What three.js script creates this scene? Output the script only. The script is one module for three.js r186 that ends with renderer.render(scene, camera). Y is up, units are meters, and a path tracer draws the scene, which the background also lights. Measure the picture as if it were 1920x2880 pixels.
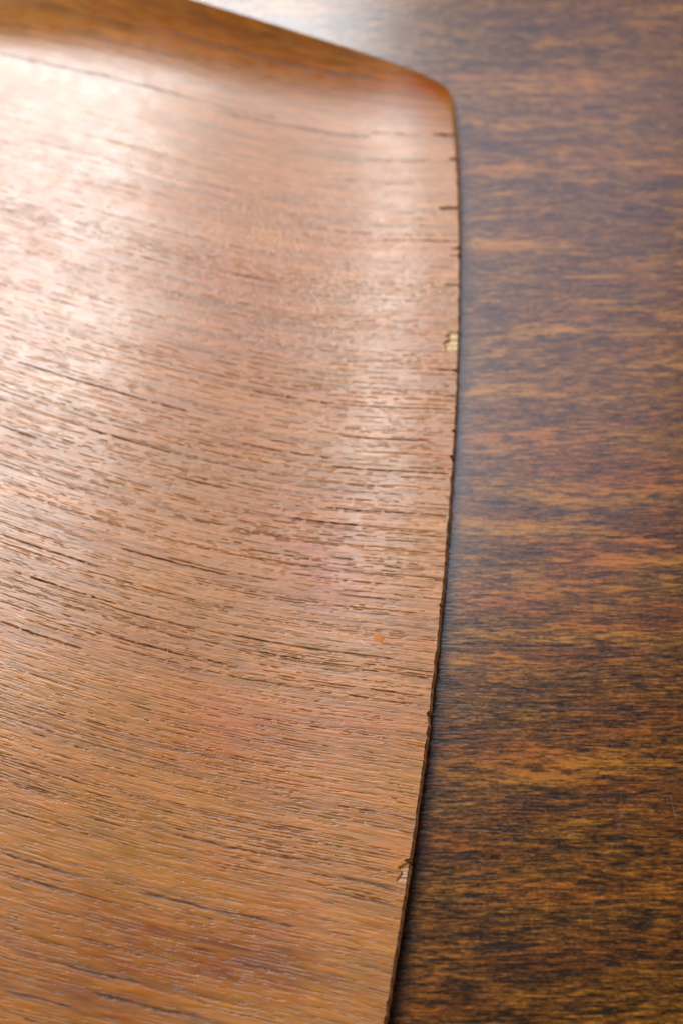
import * as THREE from 'three';
import { RectAreaLightUniformsLib } from 'three/addons/lights/RectAreaLightUniformsLib.js';
import { RoundedBoxGeometry } from 'three/addons/geometries/RoundedBoxGeometry.js';

// ---------------------------------------------------------------- camera, light, exposure
const scene = new THREE.Scene();
const camera = new THREE.PerspectiveCamera(30, 682 / 1024, 0.02, 20);
const PITCH = Math.PI / 4, DIST = 0.36;
camera.position.set(0, DIST * Math.sin(PITCH), DIST * Math.cos(PITCH));
camera.lookAt(0, 0, 0);
camera.focus = 0.318;
camera.userData.fStop = 20.5;

const renderer = new THREE.WebGLRenderer({ antialias: true });
renderer.setSize(682, 1024);
renderer.toneMapping = THREE.LinearToneMapping;
renderer.toneMappingExposure = 0.87;
renderer.shadowMap.enabled = true;
RectAreaLightUniformsLib.init();

scene.background = new THREE.Color().setRGB(0.065, 0.062, 0.06);      // the dim room around

function areaLight(r, g, b, power, w, h, pos, target) {
  const l = new THREE.RectAreaLight(new THREE.Color().setRGB(r, g, b), power, w, h);
  l.position.set(...pos); l.lookAt(...target); scene.add(l);
  return l;
}
areaLight(0.95, 0.975, 1.0, 19.5, 0.74, 0.62, [-0.33, 1.12, -1.35], [-0.05, 0, -0.05]);   // window behind the tray: the sky in its upper half
areaLight(0.93, 0.96, 1.0, 6.5, 0.74, 0.46, [-0.33, 0.55, -1.35], [-0.33, 0.4, 0]);    // and the duller lower half
areaLight(0.74, 0.74, 1.0, 2.6, 0.30, 0.62, [0.22, 1.03, -1.35], [0, 0, 0]);             // its narrower right-hand pane, higher up
areaLight(1.0, 0.95, 0.79, 6.6, 0.9, 0.9, [-0.95, 1.25, 0.25], [0, 0, 0]);            // unseen warm fill lamp, added high on the left

// ---------------------------------------------------------------- noise and random numbers
function rng(seed) { let a = seed >>> 0; return () => { a = (a + 0x6D2B79F5) | 0; let t = Math.imul(a ^ (a >>> 15), 1 | a); t = (t + Math.imul(t ^ (t >>> 7), 61 | t)) ^ t; return ((t ^ (t >>> 14)) >>> 0) / 4294967296; }; }
const PERM = new Uint16Array(4096), VAL = new Float32Array(4096);
{ const r = rng(7); for (let i = 0; i < 4096; i++) { PERM[i] = i; VAL[i] = r() * 2 - 1; } for (let i = 4095; i > 0; i--) { const j = (r() * (i + 1)) | 0, t = PERM[i]; PERM[i] = PERM[j]; PERM[j] = t; } }
function n2(x, y) {                                                  // value noise, -1 .. 1
  const xi = Math.floor(x), yi = Math.floor(y); let u = x - xi, v = y - yi;
  u = u * u * (3 - 2 * u); v = v * v * (3 - 2 * v);
  const a = PERM[yi & 4095], b = PERM[(yi + 1) & 4095];
  const p = VAL[(a + xi * 31) & 4095], q = VAL[(a + (xi + 1) * 31) & 4095], r = VAL[(b + xi * 31) & 4095], s = VAL[(b + (xi + 1) * 31) & 4095];
  return p + (q - p) * u + (r - p + (p - q - r + s) * u) * v;
}
const sst = (a, b, x) => { const t = Math.min(1, Math.max(0, (x - a) / (b - a))); return t * t * (3 - 2 * t); };
const clamp = (x, a, b) => Math.min(b, Math.max(a, x));
const toS = (x) => (x <= 0.0031308 ? 12.92 * x : 1.055 * Math.pow(x, 1 / 2.4) - 0.055);
const STAB = new Uint8Array(4097); for (let i = 0; i <= 4096; i++) STAB[i] = Math.round(255 * toS(i / 4096));
const enc = (x) => STAB[Math.round(clamp(x, 0, 1) * 4096)];

function maps(w, h, make) {                                          // colour, and (bump, roughness, -, gloss) packed
  const c = new Uint8Array(w * h * 4), d = new Uint8Array(w * h * 4), b = new Uint8Array(w * h * 4);
  make(c, d, b);
  const tex = (a, srgb) => {
    const t = new THREE.DataTexture(a, w, h, THREE.RGBAFormat);
    if (srgb) t.colorSpace = THREE.SRGBColorSpace;
    t.magFilter = THREE.LinearFilter; t.minFilter = THREE.LinearMipmapLinearFilter; t.generateMipmaps = true;
    t.wrapS = t.wrapT = THREE.MirroredRepeatWrapping; t.needsUpdate = true; return t;
  };
  return { map: tex(c, true), rough: tex(d, false), bump: tex(b, false) };
}

// ---------------------------------------------------------------- shape of the tray (millimetres, y up, plan x-z)
const MM = 0.001;
const xEdge = (z) => { const t = clamp(z, -260, 230) / 100; return (((-0.236 * t + 0.018) * t - 3.198) * t - 9.019) * t + 20.237; };
const zRim = (x) => -141.5 + 0.28 * (x - 25.6);
function heightAt(x, z) {
  const s = Math.max(0, xEdge(z) - x), q = Math.max(0, z - zRim(x));
  const lip = 1 - sst(6, 23, s), u = clamp((s - 9) / 88, 0, 1), body = 5.8 * u * u * u * (10 + u * (6 * u - 15)), curl = 0.3 * (1 - sst(0, 55, z)), rim = 12.7 * Math.pow(s / 57, 0.8), f = Math.pow(Math.max(0, 1 - q / 38), 1.35);
  let h = 3.8 - curl * (1 - lip) + body + (rim + curl * (1 - lip) - body) * f * f;   // the end turns up a little again at its lip
  h -= 0.9 * Math.exp(-(s * s) / 36) * sst(11, 0, q);                 // the corner droops
  return h;
}
// the line of the grain: level curves of G run along the wood fibres
const GC = [[1, -0.123, -0.0773, -0.0705, 0.0017], [2, 0.1276, -0.1718, -0.1103, -0.0237], [3, -0.1357, -0.0925, 0.0431, -0.0012]];
function grain(x, z) {
  const X = x / 100, Z = z / 100; let g = Z, xp = 1;
  for (const c of GC) { xp *= X; g += xp * (c[1] + Z * (c[2] + Z * (c[3] + Z * c[4]))); }
  return g * 100;
}

// ---------------------------------------------------------------- wood of the tray
// each pore or dark grain line: start x, its grain level, length, width, depth, tint (0 brown .. 1 grey stain)
const pores = [];
{
  const r = rng(11);
  const zone = (x, z) => sst(-125, -72, z) * (1 - 0.08 * sst(40, 95, z)) * (0.85 + 0.2 * n2(x / 30 + 9, z / 16));
  for (let g = -215; g < 150; g += 0.40 + 0.36 * r()) {        // rows of vessels, broken into dashes
    const kind = r(), strong = kind < 0.36, mid = kind < 0.76;
    const rowW = strong ? 0.125 + 0.095 * r() : mid ? 0.10 + 0.06 * r() : 0.09 + 0.05 * r();
    const rowD = strong ? 0.78 + 0.3 * r() : mid ? 0.55 + 0.3 * r() : 0.3 + 0.25 * r();
    const lenK = strong ? 4 + 12 * r() : mid ? 1.5 + 6 * r() : 1 + 4 * r(), gapK = strong ? 1.2 + 7 * r() * r() : 2 + 9 * r();
    let x = -114 + 12 * r();
    while (x < 34) {
      const L = 0.5 + lenK * (0.1 + 1.9 * r() * r()), gap = 0.35 + gapK * r() * r() * 1.6 + (r() < 0.12 ? 8 * r() : 0);
      const k = zone(x + L / 2, g);
      if (r() < 0.2 + 0.95 * k) pores.push([x, g + 0.10 * (r() - 0.5), L, rowW * (0.7 + 0.45 * r()) * (0.65 + 0.35 * k), clamp(rowD * (0.3 + 0.75 * k) * (0.68 + 0.42 * r()), 0, 1), r() < 0.10 ? 0.6 : 0]);
      x += L + gap;
    }
  }
  for (let i = 0; i < 6000; i++) {                                   // faint short ones
    const x = -112 + 146 * r(), g = -215 + 365 * r(), k = zone(x, g);
    pores.push([x, g, 0.7 + 3.2 * r() * r(), 0.09 + 0.09 * r(), (0.18 + 0.3 * r()) * (0.3 + 0.7 * k), 0]);
  }
  for (let i = 0; i < 60; i++) {                                     // soft dark growth lines
    const x = -112 + 110 * r(), g = -215 + 365 * r();
    pores.push([x, g, 15 + 50 * r(), 0.35 + 0.5 * r(), 0.12 + 0.2 * r(), 1]);
  }
  // the lines that stand out in the wood: x, z, end x, width, depth
  const LINES = [[-81.2, -144.3, -14.5, 0.9, 0.6], [-28.6, -125.1, 6.6, 0.9, 0.75], [6.6, -120.2, 18.2, 0.8, 1], [21.7, -119.3, 26.2, 0.5, 1], [5.5, -110.1, 25.8, 0.6, 0.9], [-8.3, -111.1, 6.5, 0.5, 0.4], [0.6, -101.9, 17.2, 0.7, 0.8], [21.9, -90.4, 25.6, 0.5, 1], [8.1, -79.8, 25.2, 0.35, 0.7], [-42.1, -150.5, 7.8, 1.4, 0.7], [-24.1, -65.6, -11.3, 0.35, 0.7], [-63.5, -32.6, -29.4, 0.34, 0.85], [-48.3, -14.2, -32.3, 0.34, 0.9], [-64.8, -14.1, -57.4, 0.3, 0.9], [-62.0, 8.1, -47.0, 0.42, 0.95], [-61.1, 14.8, -42.4, 0.36, 0.8], [-39.5, 16.3, -20.3, 0.36, 0.9], [-57.6, 23.7, -39.1, 0.36, 0.95], [-40.4, 30.4, -25.2, 0.3, 0.8], [-39.8, 37.0, -19.4, 0.36, 0.9], [-58.5, 35.7, -44.2, 0.36, 0.9], [-31.1, -3.2, -21.2, 0.3, 0.8], [-22.3, -29.8, -8.6, 0.36, 0.9], [-6.9, -27.1, 21.5, 0.32, 0.85], [0.2, -17.1, 17.3, 0.32, 0.9], [-18.9, -13.5, -1.7, 0.3, 0.85], [-1.7, -8.6, 20.5, 0.32, 0.95], [-8.9, 5.5, 5.3, 0.34, 0.9], [-2.7, 2.4, 19.5, 0.32, 0.85], [-18.7, 34.9, 9.1, 0.34, 0.8], [-9.5, 29.0, 16.4, 0.45, 0.6], [-0.3, 24.5, 7.8, 0.28, 0.85], [-52.6, 82.8, -39.8, 0.56, 0.95], [-31.1, 88.0, -6.9, 0.53, 1], [-40.7, 74.8, -34.0, 0.45, 1], [-27.0, 76.9, -3.7, 0.56, 0.95], [-52.2, 86.0, -41.0, 0.62, 0.85], [-36.1, 105.9, -19.8, 0.5, 0.95], [-44.0, 100.8, -29.9, 0.5, 0.95], [-1.2, 84.0, 9.9, 0.5, 0.85], [-1.6, 87.0, 9.1, 0.43, 0.95], [-49.6, 106.2, -38.2, 0.5, 0.95]];
  for (const [x, z, x1, w] of [[21.2, -119.3, 26.6, 0.75], [24.4, -109.7, 26.6, 0.9], [21.4, -91, 26.2, 0.8], [23.6, -76.5, 26, 0.5], [23.2, -73.8, 26, 0.6], [21.5, -63.8, 25.5, 0.35], [19, -36.4, 24, 0.35], [21, -46.9, 25, 0.3]]) pores.push([x, grain((x + x1) / 2, z), x1 - x, w, 1.25, 0]);   // cracks from the end edge
  for (const [x, z, x1, w, d] of LINES) {
    const g = grain(x, z);
    pores.push([x, g, x1 - x, w, d, w > 0.4 ? 1 : 0.5]);
    if (z > 70) pores.push([x + 1, g, (x1 - x) * 0.8, w * 0.42, d * 0.8, 0]);
    if (w < 0.6) pores.push([x - 6, g, (x1 - x) + 12, w * 2.2, d * 0.22, 1]);
  }
}
// stain blotches, plus corner window glint and far rim shade painted as colour: x, z, radius x, radius z, strength (towards orange red), darkening
const STAINS_AND_LIGHT = [[22, -139, 7, 4, 1.6, 0.12], [-6.6, 10.4, 13, 13, 0.45, 0.06], [-1.9, 21.6, 8, 8, 0.5, 0.05], [-16, 58.0, 16, 12, 0.6, 0.06], [-26, 97.0, 16, 7, 0.75, 0.32], [-36, 105.0, 13, 8, 0.6, 0.22], [-12, 100.0, 12, 6, 0.6, 0.26], [-9.6, 89.7, 9, 8, 0.5, 0.08], [2.6, 51.8, 10, 9, 0.5, 0.06], [6.5, 33.9, 3, 3, 0.35, 0.03], [-29.5, -151.0, 34, 12, 0.4, 0.12], [-4, -140.0, 20, 11, 0.35, 0.1], [14, -132.9, 14, 9, 0.3, 0.1], [23.5, -139.5, 5, 3.5, 1.3, 0.1], [-18, -53.4, 14, 20, 0.35, 0.08]];

// one sheet of wood, its rows denser in the nearer half
const TX = [-112, 32], TZ = [-206, -40, 118], VROW = 0.33;
const vOf = (z) => (z < TZ[1] ? VROW * (z - TZ[0]) / (TZ[1] - TZ[0]) : VROW + (1 - VROW) * (z - TZ[1]) / (TZ[2] - TZ[1]));
const zOf = (v) => (v < VROW ? TZ[0] + v / VROW * (TZ[1] - TZ[0]) : TZ[1] + (v - VROW) / (1 - VROW) * (TZ[2] - TZ[1]));
function trayMaps(w, h) {
  const x0 = TX[0], sx = (TX[1] - TX[0]) / w, depth = new Float32Array(w * h), stain = new Float32Array(w * h);
  pores.forEach(([px, g, L, wd, dp, tint], id) => {
    const i0 = Math.floor((px - x0) / sx), i1 = Math.floor((px + L - x0) / sx);
    if (i1 < 0 || i0 >= w) return;
    let z = g; const seed = id * 7.31, tight = Math.min(L * 0.22, 1.6);
    for (let i = i0; i <= i1; i++) {
      if (i >= w) break;
      const x = x0 + (i + 0.5) * sx;
      const gt = g + (tint === 1 ? 0.35 : 0.10) * n2(x / 2.6, seed) + 0.085 * n2(x / 0.8, seed + 40);
      for (let k = 0; k < (i === i0 ? 6 : 1); k++) z -= grain(x, z) - gt;
      if (i < 0 || z < TZ[0] + 3 || z > TZ[2] - 3) continue;
      const e = Math.min(x - px, px + L - x), taper = Math.min(1, 0.3 + e / tight);
      let hw = 0.5 * wd * taper * (0.8 + 0.5 * n2(x / 0.8, seed + 80)), dd = dp * (0.8 + 0.3 * n2(x / 1.7, seed + 120));
      if (tint !== 1 && n2(x / 1.1, seed + 160) < -0.66) dd *= 0.2;
      if (hw < 0.015) continue;
      const soft = tint === 1 ? hw * 0.9 : 0.03;
      const j0 = Math.max(0, Math.floor(vOf(z - hw - soft) * h)), j1 = Math.min(h - 1, Math.floor(vOf(z + hw + soft) * h));
      for (let j = j0; j <= j1; j++) {
        const za = zOf(j / h), zb = zOf((j + 1) / h);
        const cov = tint === 1 ? sst(hw + soft, Math.max(0, hw - soft), Math.abs((za + zb) / 2 - z)) : clamp((Math.min(zb, z + hw) - Math.max(za, z - hw)) / (zb - za), 0, 1);
        const k = j * w + i, val = dd * cov, buf = tint === 1 ? stain : depth;
        if (val > buf[k]) buf[k] = val;
        if (tint > 0 && tint < 1 && val * 0.5 > stain[k]) stain[k] = val * 0.5;
      }
    }
  });
  const dust = new Float32Array(w * h), r = rng(5);                  // specks and short hairs of dust
  const speck = (x, z, a, L, wd, k) => { for (let t = 0; t <= L; t += 0.03) { const px = x + Math.cos(a + 0.25 * t) * t, pz = z + Math.sin(a + 0.25 * t) * t, i = Math.round((px - x0) / sx - 0.5), m = Math.ceil(wd / sx); for (let di = -m; di <= m; di++) { const j0 = Math.floor(vOf(pz - wd) * h), j1 = Math.floor(vOf(pz + wd) * h); for (let j = j0; j <= j1; j++) { const d = Math.hypot(di * sx, zOf((j + 0.5) / h) - pz); if (i + di >= 0 && i + di < w && j >= 0 && j < h) dust[j * w + i + di] = Math.max(dust[j * w + i + di], k * sst(wd, wd * 0.4, d)); } } } };
  speck(-1.4, -44.6, 0.3, 0.2, 0.26, 0.9); speck(8.5, -7.5, 0, 0.1, 0.2, 0.9); speck(-38.2, 5.5, -1.2, 2.2, 0.09, 0.55); speck(-33.5, 21.5, 1.8, 1.8, 0.08, 0.45);
  for (let i = 0; i < 170; i++) speck(-75 + 100 * r(), -110 + 225 * r(), 6.28 * r(), r() < 0.16 ? 0.5 + 1.6 * r() : 0.05, 0.07 + 0.08 * r(), 0.3 + 0.5 * r());
  const stainsAndLight = STAINS_AND_LIGHT.map((a) => [...a, grain(a[0], a[1])]);
  return maps(w, h, (c, d, b) => {
    for (let j = 0; j < h; j++) for (let i = 0; i < w; i++) {
      const x = x0 + (i + 0.5) * sx, z = zOf((j + 0.5) / h), g = grain(x, z), k = j * w + i, o = k * 4;
      const gw = g + 0.25 * n2(x / 6, z / 3);
      const band = n2(x / 70, gw / 2.6) * 0.6 + n2(x / 45, gw / 0.9 + 50) * 0.4;
      const fibre = n2(x / 5.5, gw / 0.24 + 100) * 0.6 + n2(x / 2.2, gw / 0.13 + 300) * 0.55;
      const fleck = n2(x / 1.5, gw / 0.42 + 500), strand = n2(x / 4.2, gw / 0.40 + 1500) * 0.6 + n2(x / 9, gw / 0.62 + 1700) * 0.5;
      const blotch = n2(x / 17 + 3, z / 13) * 0.6 + n2(x / 7 + 30, gw / 4) * 0.4;
      let red = clamp(0.44 + 0.24 * blotch + 0.10 * band + 0.18 * fleck, 0, 1), dark = 0;
      for (const [ax, az, rx, rz, kr, kd, ag] of stainsAndLight) {
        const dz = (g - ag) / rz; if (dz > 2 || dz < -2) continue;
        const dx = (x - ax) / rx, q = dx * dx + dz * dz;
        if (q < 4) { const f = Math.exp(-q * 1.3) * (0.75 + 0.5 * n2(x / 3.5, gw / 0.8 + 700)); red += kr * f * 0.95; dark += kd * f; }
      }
      red = clamp(red, 0, 1.2);
      const lum = (1 + 0.13 * band + 0.24 * fibre + 0.15 * fleck + 0.25 * strand) * (1 - clamp(dark, 0, 0.6));
      let R = (0.450 - 0.025 * red) * lum, G = (0.191 - 0.078 * red) * lum, B = (0.026 - 0.019 * red) * lum;
      const grey = sst(0.1, 0.9, n2(x / 28, gw / 1.1 + 900)) * 0.22 + clamp(stain[k], 0, 1) * 0.85;
      R += (0.070 - R) * grey; G += (0.040 - G) * grey; B += (0.034 - B) * grey;
      const p = clamp(depth[k], 0, 1), pm = Math.min(1, p * 1.3);
      R += (0.046 - R) * pm; G += (0.0135 - G) * pm; B += (0.005 - B) * pm;
      const du = dust[k]; if (du) { R += (0.62 - R) * du; G += (0.52 - G) * du; B += (0.42 - B) * du; }
      c[o] = enc(R); c[o + 1] = enc(G); c[o + 2] = enc(B); c[o + 3] = 255;
      const pit = Math.max(p, stain[k] * 0.5);
      d[o] = 0; d[o + 1] = clamp(Math.round(255 * (0.305 + 0.04 * fibre + 0.45 * pit + 0.04 * blotch + 0.04 * n2(x / 2.4 + 300, z / 3.1))), 0, 255); d[o + 2] = 0;
      d[o + 3] = Math.round(255 * clamp(1 - 1.1 * pit, 0, 1));
      const bead = n2(x / 0.75, g / 0.42 + 60) * (0.3 + 0.9 * sst(30, 6, Math.hypot(x + 12, (z + 68) * 0.7)));
      const hgt = 0.70 + 0.050 * fibre + 0.055 * bead + 0.03 * band + 0.05 * strand - 0.62 * p - 0.15 * stain[k];
      b[o] = b[o + 1] = b[o + 2] = clamp(Math.round(255 * hgt), 0, 255); b[o + 3] = 255;
    }
  });
}
function woodMaterial(m, bump) {
  return new THREE.MeshPhysicalMaterial({ map: m.map, roughnessMap: m.rough, roughness: 1, bumpMap: m.bump, bumpScale: bump, specularIntensity: 1, specularIntensityMap: m.rough, metalness: 0 });
}
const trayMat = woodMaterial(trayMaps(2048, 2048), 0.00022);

// ---------------------------------------------------------------- stained wood of the table
const TB = [-70, 100, -210, 125];
const tableMat = woodMaterial(maps(2048, 2048, (c, d, b) => {
  const w = 2048, h = 2048, [x0, x1, z0, z1] = TB, sx = (x1 - x0) / w, sz = (z1 - z0) / h;
  // pale, golden patches: x, z, length, height, strength
  const GOLD = [[28, 3, 20, 3, 0.5], [52.6, 11.5, 17, 2.4, 0.75], [41, -52, 14, 2.2, 0.5], [28, -34, 12, 2.6, 0.4], [47, -6, 20, 4, 0.35], [45, 31, 22, 3, 0.4], [24, 37, 14, 2, 0.4], [34, -20, 26, 5, 0.22], [55, 6, 12, 2, 0.4], [66, -40, 16, 3, 0.35], [34, -83, 18, 4, 0.4], [72, -75, 16, 3, 0.35], [40, -112, 22, 4, 0.35], [58, -150, 24, 5, 0.35], [30, 60, 22, 4, 0.3], [40, 20, 30, 6, 0.25]];
  const DARK = [[29.5, -51.6, 9, 0.5, 1], [57, -57, 13, 0.5, 0.8], [54, 5.2, 16, 0.45, 1], [51, 21, 22, 3.5, 0.3], [30, 12, 20, 3.5, 0.3], [36, 66, 26, 3, 0.35], [50, 90, 30, 12, 0.35], [24, 95, 14, 14, 0.3], [60, -165, 40, 14, 0.3], [38.2, 47, 14, 0.6, 0.7], [55, 41, 12, 0.5, 0.8]];
  const SCR = [[40, 3, 58, 19, 0.10], [57, 14, 64, 18, 0.08], [33, 42, 42, 30, 0.10], [24, 60, 31, 60.6, 0.16], [36, 61.5, 45, 62, 0.14], [27, 42, 36, 41, 0.12], [54, 66, 54.3, 71, 0.28], [33, 104, 47, 66, 0.12], [22, 68, 27, 68.4, 0.22], [44, 78, 46, 64, 0.10], [60, 30, 70, 30.6, 0.14], [28, 74, 34, 74.4, 0.14], [22, -72, 23, -100, 0.14]];
  for (let j = 0; j < h; j++) for (let i = 0; i < w; i++) {
    const x = x0 + (i + 0.5) * sx, z = z0 + (j + 0.5) * sz, o = (j * w + i) * 4;
    const g = z + 2.6 * n2(x / 60, z / 45) + 0.55 * n2(x / 17 + 8, z / 8) - 0.05 * x * sst(-60, -160, z) + 0.03 * x * sst(20, -30, z) * sst(-90, -50, z);
    const big = n2(x / 38, g / 6.5) * 0.6 + n2(x / 15 + 70, g / 2.4) * 0.55;
    const mid = n2(x / 5, g / 0.95 + 200) * 0.55 + n2(x / 2.3 + 11, g / 0.5 + 330) * 0.5;
    const fine = n2(x / 1.9, g / 0.24 + 420) * 0.6 + n2(x / 0.8, g / 0.17 + 640) * 0.6;
    const dot = n2(x / 0.42, z / 0.30 + 30);
    let t = 0.46 + 0.10 * big + 0.16 * mid + 0.28 * fine + 0.24 * n2(x / 2.7, g / 0.36 + 1200) + 0.13 * dot;
    for (const [ax, az, rx, rz, k] of GOLD) { const dx = (x - ax) / rx, dz = (g - az) / rz, q = dx * dx + dz * dz; if (q < 2.5) t += k * Math.exp(-q * 1.6) * (0.8 + 0.7 * mid) * (0.9 + 0.4 * n2(x / 5, g / 0.6 + 90)); }
    t += 0.24 * sst(-10, -60, z) * (sst(0.15, 0.75, n2(x / 13 + 60, g / 1.9 + 33) * 0.8 + 0.4 * n2(x / 4, g / 0.8 + 71)) - 0.35 * sst(0.1, 0.7, n2(x / 10 + 20, g / 2.4 + 133)));
    let dk = 0;
    for (const [ax, az, rx, rz, k] of DARK) { const dx = (x - ax) / rx, dz = (g - az + 0.3 * n2(x / 2, 5)) / rz, q = dx * dx + dz * dz; if (q < 2.5) dk += k * Math.exp(-q * 1.8); }
    const near = 0.55 + 0.75 * sst(20, 75, z);                         // darker mottling towards the near end of the board
    dk += near * (0.75 * sst(0.30, 0.80, n2(x / 3.4 + 5, g / 0.62 + 800) * 0.75 + 0.35 * n2(x / 1.2, g / 0.35 + 50)) + 0.45 * sst(0.45, 0.9, n2(x / 9, g / 0.34 + 860)));
    t = clamp(t - 0.33 * dk, 0, 1.15);
    const hue = clamp(0.5 + 0.7 * n2(x / 15 + 40, g / 4 + 20) + 0.3 * fine - 0.55 * sst(0, -60, z), 0, 1);       // golden .. orange red
    const a = sst(0.0, 0.45, t), e = sst(0.32, 1.05, t);
    let R = 0.0230 + 0.090 * a + 0.33 * e, G = 0.0105 + (0.0310 - 0.006 * hue) * a + (0.138 - 0.050 * hue) * e, B = 0.0045 + 0.0016 * a + (0.010 - 0.005 * hue) * e;
    let sc = 0;
    for (const [ax, az, bx, bz, k] of SCR) {
      const vx = bx - ax, vz = bz - az, u = clamp(((x - ax) * vx + (z - az) * vz) / (vx * vx + vz * vz), 0, 1), q = Math.hypot(x - ax - u * vx + 0.15 * n2(x / 3, z / 3 + ax), z - az - u * vz);
      if (q < 0.22) sc = Math.max(sc, 0.55 * k * sst(0.20, 0.05, q) * (0.55 + 0.6 * n2(x / 0.8, z / 0.8)));
    }
    const dust = Math.max(0, n2(x / 0.22 + 17, z / 0.22) - 0.95) * 3 * (n2(x / 9, z / 9) > 0.2 ? 1 : 0);
    sc = clamp(sc + dust, 0, 0.5);
    R += (0.42 - R) * sc; G += (0.36 - G) * sc; B += (0.34 - B) * sc;
    c[o] = enc(R); c[o + 1] = enc(G); c[o + 2] = enc(B); c[o + 3] = 255;
    d[o] = 0; d[o + 1] = clamp(Math.round(255 * (0.20 + 0.02 * fine + 0.02 * dot + 0.06 * dk)), 0, 255); d[o + 2] = 0; d[o + 3] = Math.round(255 * clamp(1 - 0.35 * dk, 0, 1));
    const hgt = 0.6 + 0.05 * fine + 0.04 * mid + 0.01 * dot - 0.10 * clamp(dk, 0, 1);
    b[o] = b[o + 1] = b[o + 2] = clamp(Math.round(255 * hgt), 0, 255); b[o + 3] = 255;
  }
}), 0.00012);

// ---------------------------------------------------------------- helpers for meshes
function mesh(name, geometry, material, parent) {
  const m = new THREE.Mesh(geometry, material);
  m.name = name; m.castShadow = m.receiveShadow = true; parent.add(m);
  return m;
}
const normalAt = (x, z) => { const e = 0.2, a = heightAt(x - e, z) - heightAt(x + e, z), b = heightAt(x, z - e) - heightAt(x, z + e), n = new THREE.Vector3(a, 2 * e, b); return n.normalize(); };

// ---------------------------------------------------------------- the table top
{
  const g = new RoundedBoxGeometry(1.3, 0.032, 1.2, 4, 0.004);
  g.translate(0.1, -0.016, -0.25);
  const p = g.attributes.position, uv = g.attributes.uv;
  for (let i = 0; i < p.count; i++) uv.setXY(i, (p.getX(i) / MM - TB[0]) / (TB[1] - TB[0]), (p.getZ(i) / MM - TB[2]) / (TB[3] - TB[2]));
  const t = mesh('table_top', g, tableMat, scene);
  t.userData = { label: 'dark stained wooden table top with golden streaks under the pale wooden tray', category: 'table' };
}

// ---------------------------------------------------------------- the tray
const tray = new THREE.Group();
tray.name = 'wooden_tray';
tray.userData = { label: 'thin curved teak plywood tray with raised far side, resting on the dark table', category: 'tray' };
scene.add(tray);

// nicks in the end edge: z, half width along the edge, depth
const NICKS = [[-119.1, 0.3, 3.0], [-109.7, 0.8, 0.9], [-90.9, 0.35, 3.4], [-76.5, 0.5, 0.5], [-73.8, 0.9, 0.4], [-63.8, 0.3, 0.5], [-58.7, 0.3, 0.4], [-36.2, 0.5, 1.1], [-18.4, 0.6, 0.6], [-11, 0.7, 0.6], [27.1, 0.5, 0.4], [51.8, 0.8, 0.5], [81.3, 0.35, 0.9]];
const CHIPS = [{ z: -45.4, hz: 3.0, depth: 3.4 }, { z: 83.4, hz: 1.6, depth: 1.7 }];
function jag(z) {
  let j = 0.08 + 0.08 * n2(z / 0.9, 3) + 0.05 * n2(z / 0.4, 13) + 0.10 * Math.max(0, n2(z / 2.4, 31));
  for (const [a, hw, d] of NICKS) { const u = Math.abs(z - a + 0.15 * n2(z / 0.3, a)) / hw; if (u < 1) j = Math.max(j, d * (1 - u * u)); }
  return j;
}
const chipDip = (x, z) => {
  let dip = 0;
  for (const c of CHIPS) {
    const s = xEdge(z) - x, u = Math.abs(z - c.z) / c.hz, lim = c.depth * (0.75 + 0.5 * n2(z / 0.75, c.z));
    if (u < 1 && s < lim) dip = Math.max(dip, 0.5 * sst(0, 0.25, lim - s) * sst(0, 0.08, 1 - u));
  }
  return dip;
};
const rows = [], ZC = zRim(25.6);
{
  let z = 190;
  while (z > ZC) { rows.push(z); z -= z > 116 ? 2 : z > ZC + 4 ? 0.2 : Math.max(0.06, (z - ZC) * 0.12); if (z < ZC + 0.02) break; }
  rows.push(ZC);
}
const CORNER = 3.4;
const edgeAt = rows.map((z) => {
  const d = z - ZC, cut = d < CORNER ? CORNER - Math.sqrt(Math.max(0, CORNER * CORNER - (CORNER - d) ** 2)) : 0;
  return [xEdge(z) - cut, z, jag(z) * Math.min(1, d / 6)];
});
const cols = [0];                                                     // distances inwards from the end edge
{ let s = 0; while (s < 290) { s += s < 4 ? 0.16 : s < 12 ? 0.5 : s < 95 ? 1.2 : 12; cols.push(s); } }
const NC = cols.length, NR = rows.length;
function sheet(drop, flip) {
  const pos = [], nor = [], uv = [], idx = [];
  for (let r = 0; r < NR; r++) for (let c = 0; c < NC; c++) {
    const j = edgeAt[r][2], k = cols[c] + j * Math.max(0, 1 - cols[c] / 9), x = edgeAt[r][0] - k, z = edgeAt[r][1] - 0.28 * k, n = normalAt(x, z), f = flip ? -1 : 1;
    pos.push(x * MM, (heightAt(x, z) - (drop || chipDip(x, z))) * MM, z * MM); nor.push(f * n.x, f * n.y, f * n.z);
    uv.push((x - TX[0]) / (TX[1] - TX[0]), vOf(z));
    if (r < NR - 1 && c < NC - 1) { const a = r * NC + c, b = a + NC, d = a + 1, e = b + 1; if (flip) idx.push(a, d, b, b, d, e); else idx.push(a, b, d, b, e, d); }
  }
  const g = new THREE.BufferGeometry();
  g.setAttribute('position', new THREE.Float32BufferAttribute(pos, 3));
  g.setAttribute('normal', new THREE.Float32BufferAttribute(nor, 3));
  g.setAttribute('uv', new THREE.Float32BufferAttribute(uv, 2));
  g.setIndex(idx);
  return g;
}
const top = sheet(0, false);
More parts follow.
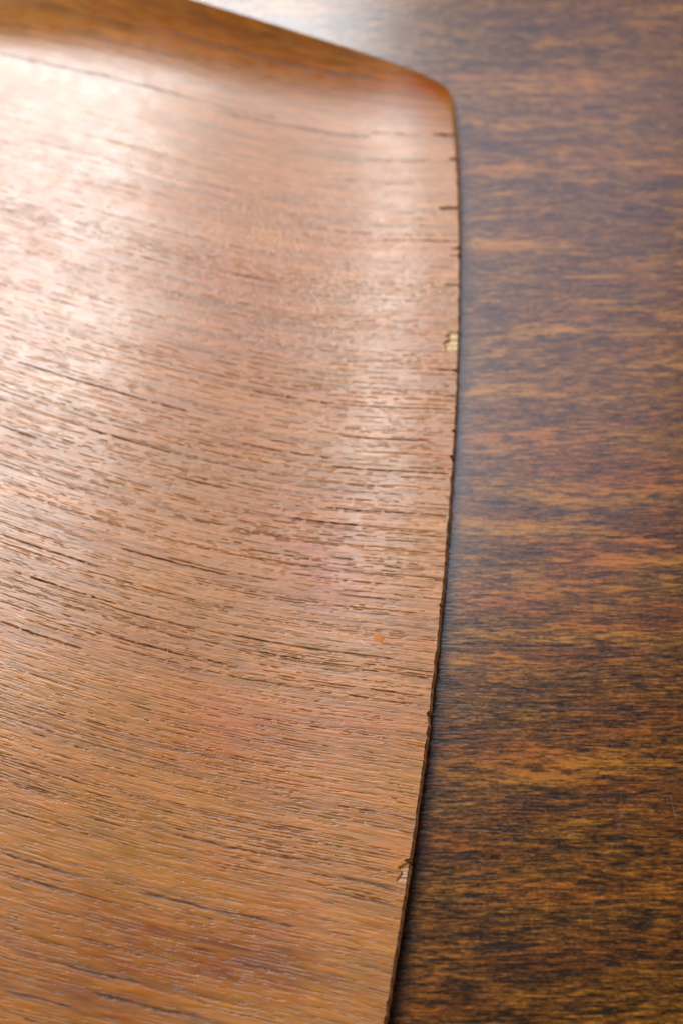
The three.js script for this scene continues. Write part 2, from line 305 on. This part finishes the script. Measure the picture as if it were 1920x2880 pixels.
{ // real normals where chips and nicks break the surface
  const an = top.attributes.normal.clone(); top.computeVertexNormals();
  const p = top.attributes.position, n = top.attributes.normal;
  for (let i = 0; i < p.count; i++) { const x = p.getX(i) / MM, z = p.getZ(i) / MM; if (CHIPS.every((c) => Math.abs(z - c.z) > c.hz + 1 || xEdge(z) - x > c.depth + 2)) n.setXYZ(i, an.getX(i), an.getY(i), an.getZ(i)); }
}
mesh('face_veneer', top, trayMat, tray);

const edgeMat = new THREE.MeshPhysicalMaterial({ color: new THREE.Color().setRGB(0.68, 0.31, 0.11), roughness: 0.6 });
const lipMat = new THREE.MeshPhysicalMaterial({ color: new THREE.Color().setRGB(0.40, 0.20, 0.095), roughness: 0.5 });
const backMat = new THREE.MeshPhysicalMaterial({ color: new THREE.Color().setRGB(0.22, 0.09, 0.035), roughness: 0.6 });
// the rim of the sheet: end edge from near to the corner, then the far side
const outline = edgeAt.map(([x, z, j]) => ({ x: x - j, z: z - 0.28 * j }));
{ const [x, z] = edgeAt[NR - 1]; for (let c = 1; c < NC; c++) outline.push({ x: x - cols[c], z: z - 0.28 * cols[c] }); }
outline.forEach((o, i) => {
  const a = outline[Math.max(0, i - 12)], b = outline[Math.min(outline.length - 1, i + 12)];
  const dx = b.x - a.x, dz = b.z - a.z, l = Math.hypot(dx, dz); o.nx = -dz / l; o.nz = dx / l; o.far = i >= NR;
});
function rimStrip(profile) {                                          // profile(o) -> list of [outward, down]
  const pos = [], uv = [], idx = [], K = profile(outline[0]).length; let run = 0;
  outline.forEach((o, i) => {
    if (i) run += Math.hypot(o.x - outline[i - 1].x, o.z - outline[i - 1].z);
    const y = heightAt(o.x, o.z);
    profile(o).forEach(([u, d], k) => { pos.push((o.x + o.nx * u) * MM, (y - d) * MM, (o.z + o.nz * u) * MM); uv.push(run / 40, k / (K - 1)); });
  });
  for (let i = 0; i < outline.length - 1; i++) for (let k = 0; k < K - 1; k++) { const a = i * K + k, b = a + 1, c = a + K, d = c + 1; idx.push(a, b, c, b, d, c); }
  const g = new THREE.BufferGeometry();
  g.setAttribute('position', new THREE.Float32BufferAttribute(pos, 3)); g.setAttribute('uv', new THREE.Float32BufferAttribute(uv, 2));
  g.setIndex(idx); g.computeVertexNormals();
  return g;
}
const slope = (o) => (o.far ? 0.25 : 0.34 + 0.7 * sst(-60, -125, o.z));
mesh('veneer_edge', rimStrip((o) => { const q = chipDip(o.x, o.z); return [[0, q], [0.07, q + 0.04], [0.11, q + 0.12], [0.14, Math.max(0.45, q + 0.15)]]; }), lipMat, tray);
mesh('end_edge', rimStrip((o) => { const w = slope(o), q = Math.max(0.42, chipDip(o.x, o.z) + 0.14); return [[0.13, q], [0.13 + w * 0.55, q + w * 0.4], [0.13 + w, q + w * 1.1], [0.11 + w, 1.9], [0.02, 3.1], [-0.4, 3.5]]; }), edgeMat, tray)
  .userData.label = 'dark brown sawn end of the tray';
mesh('underside', sheet(3.5, true), backMat, tray);

// splintered places on the end edge, where pale bare wood shows
function splinter(chip, tone, seed) {
  const pos = [], idx = [], nu = 26, nv = 40;
  for (let v = 0; v <= nv; v++) for (let u = 0; u <= nu; u++) {
    const z = chip.z + chip.hz * 0.97 * (v / nv * 2 - 1), lim = chip.depth * (0.75 + 0.5 * n2(z / 0.75, chip.z)) - 0.08;
    const s = 0.1 + jag(z) * 0 + (lim - 0.1) * u / nu, x = xEdge(z) - s;
    const step = Math.floor(3.4 * (0.5 + 0.5 * n2(z / 0.9 + seed, s / 4)) + 1.6 * n2(z / 0.42, s / 5 + seed)) * 0.12;
    pos.push(x * MM, (heightAt(x, z) - 0.42 + step + 0.03 * n2(s / 0.8, z / 0.25)) * MM, z * MM);
  }
  for (let v = 0; v < nv; v++) for (let u = 0; u < nu; u++) { const a = v * (nu + 1) + u, b = a + 1, c = a + nu + 1, d = c + 1; idx.push(a, b, c, b, d, c); }
  const g = new THREE.BufferGeometry();
  g.setAttribute('position', new THREE.Float32BufferAttribute(pos, 3)); g.setIndex(idx);
  const f = g.toNonIndexed(); f.computeVertexNormals();
  return mesh('splinter', f, new THREE.MeshPhysicalMaterial({ color: new THREE.Color().setRGB(...tone), roughness: 0.7, side: THREE.DoubleSide }), tray);
}
splinter(CHIPS[0], [0.82, 0.60, 0.34], 3).userData.label = 'pale yellow splintered spot on the end edge';
splinter(CHIPS[1], [0.60, 0.36, 0.24], 9).userData.label = 'pinkish chip on the near part of the end edge';

// a drop of dried orange varnish
{
  const g = new THREE.SphereGeometry(1, 28, 14, 0, Math.PI * 2, 0, Math.PI / 2), p = g.attributes.position;
  for (let i = 0; i < p.count; i++) {
    const a = Math.atan2(p.getZ(i), p.getX(i)), k = 1 + 0.28 * Math.sin(2 * a + 1) + 0.2 * Math.sin(3 * a) + 0.12 * Math.sin(5 * a + 2);
    const x = 6.4 + p.getX(i) * 0.72 * k, z = 34.9 + p.getZ(i) * 1.05 * k;
    p.setXYZ(i, x * MM, (heightAt(x, z) - 0.02 + 0.1 * p.getY(i) * (0.8 + 0.3 * n2(x * 2, z * 2))) * MM, z * MM);
  }
  g.computeVertexNormals();
  mesh('varnish_drop', g, new THREE.MeshPhysicalMaterial({ color: new THREE.Color().setRGB(0.60, 0.18, 0.010), roughness: 0.6, specularIntensity: 0.5 }), tray).userData.label = 'small orange drop of dried varnish';
}
renderer.render(scene, camera);
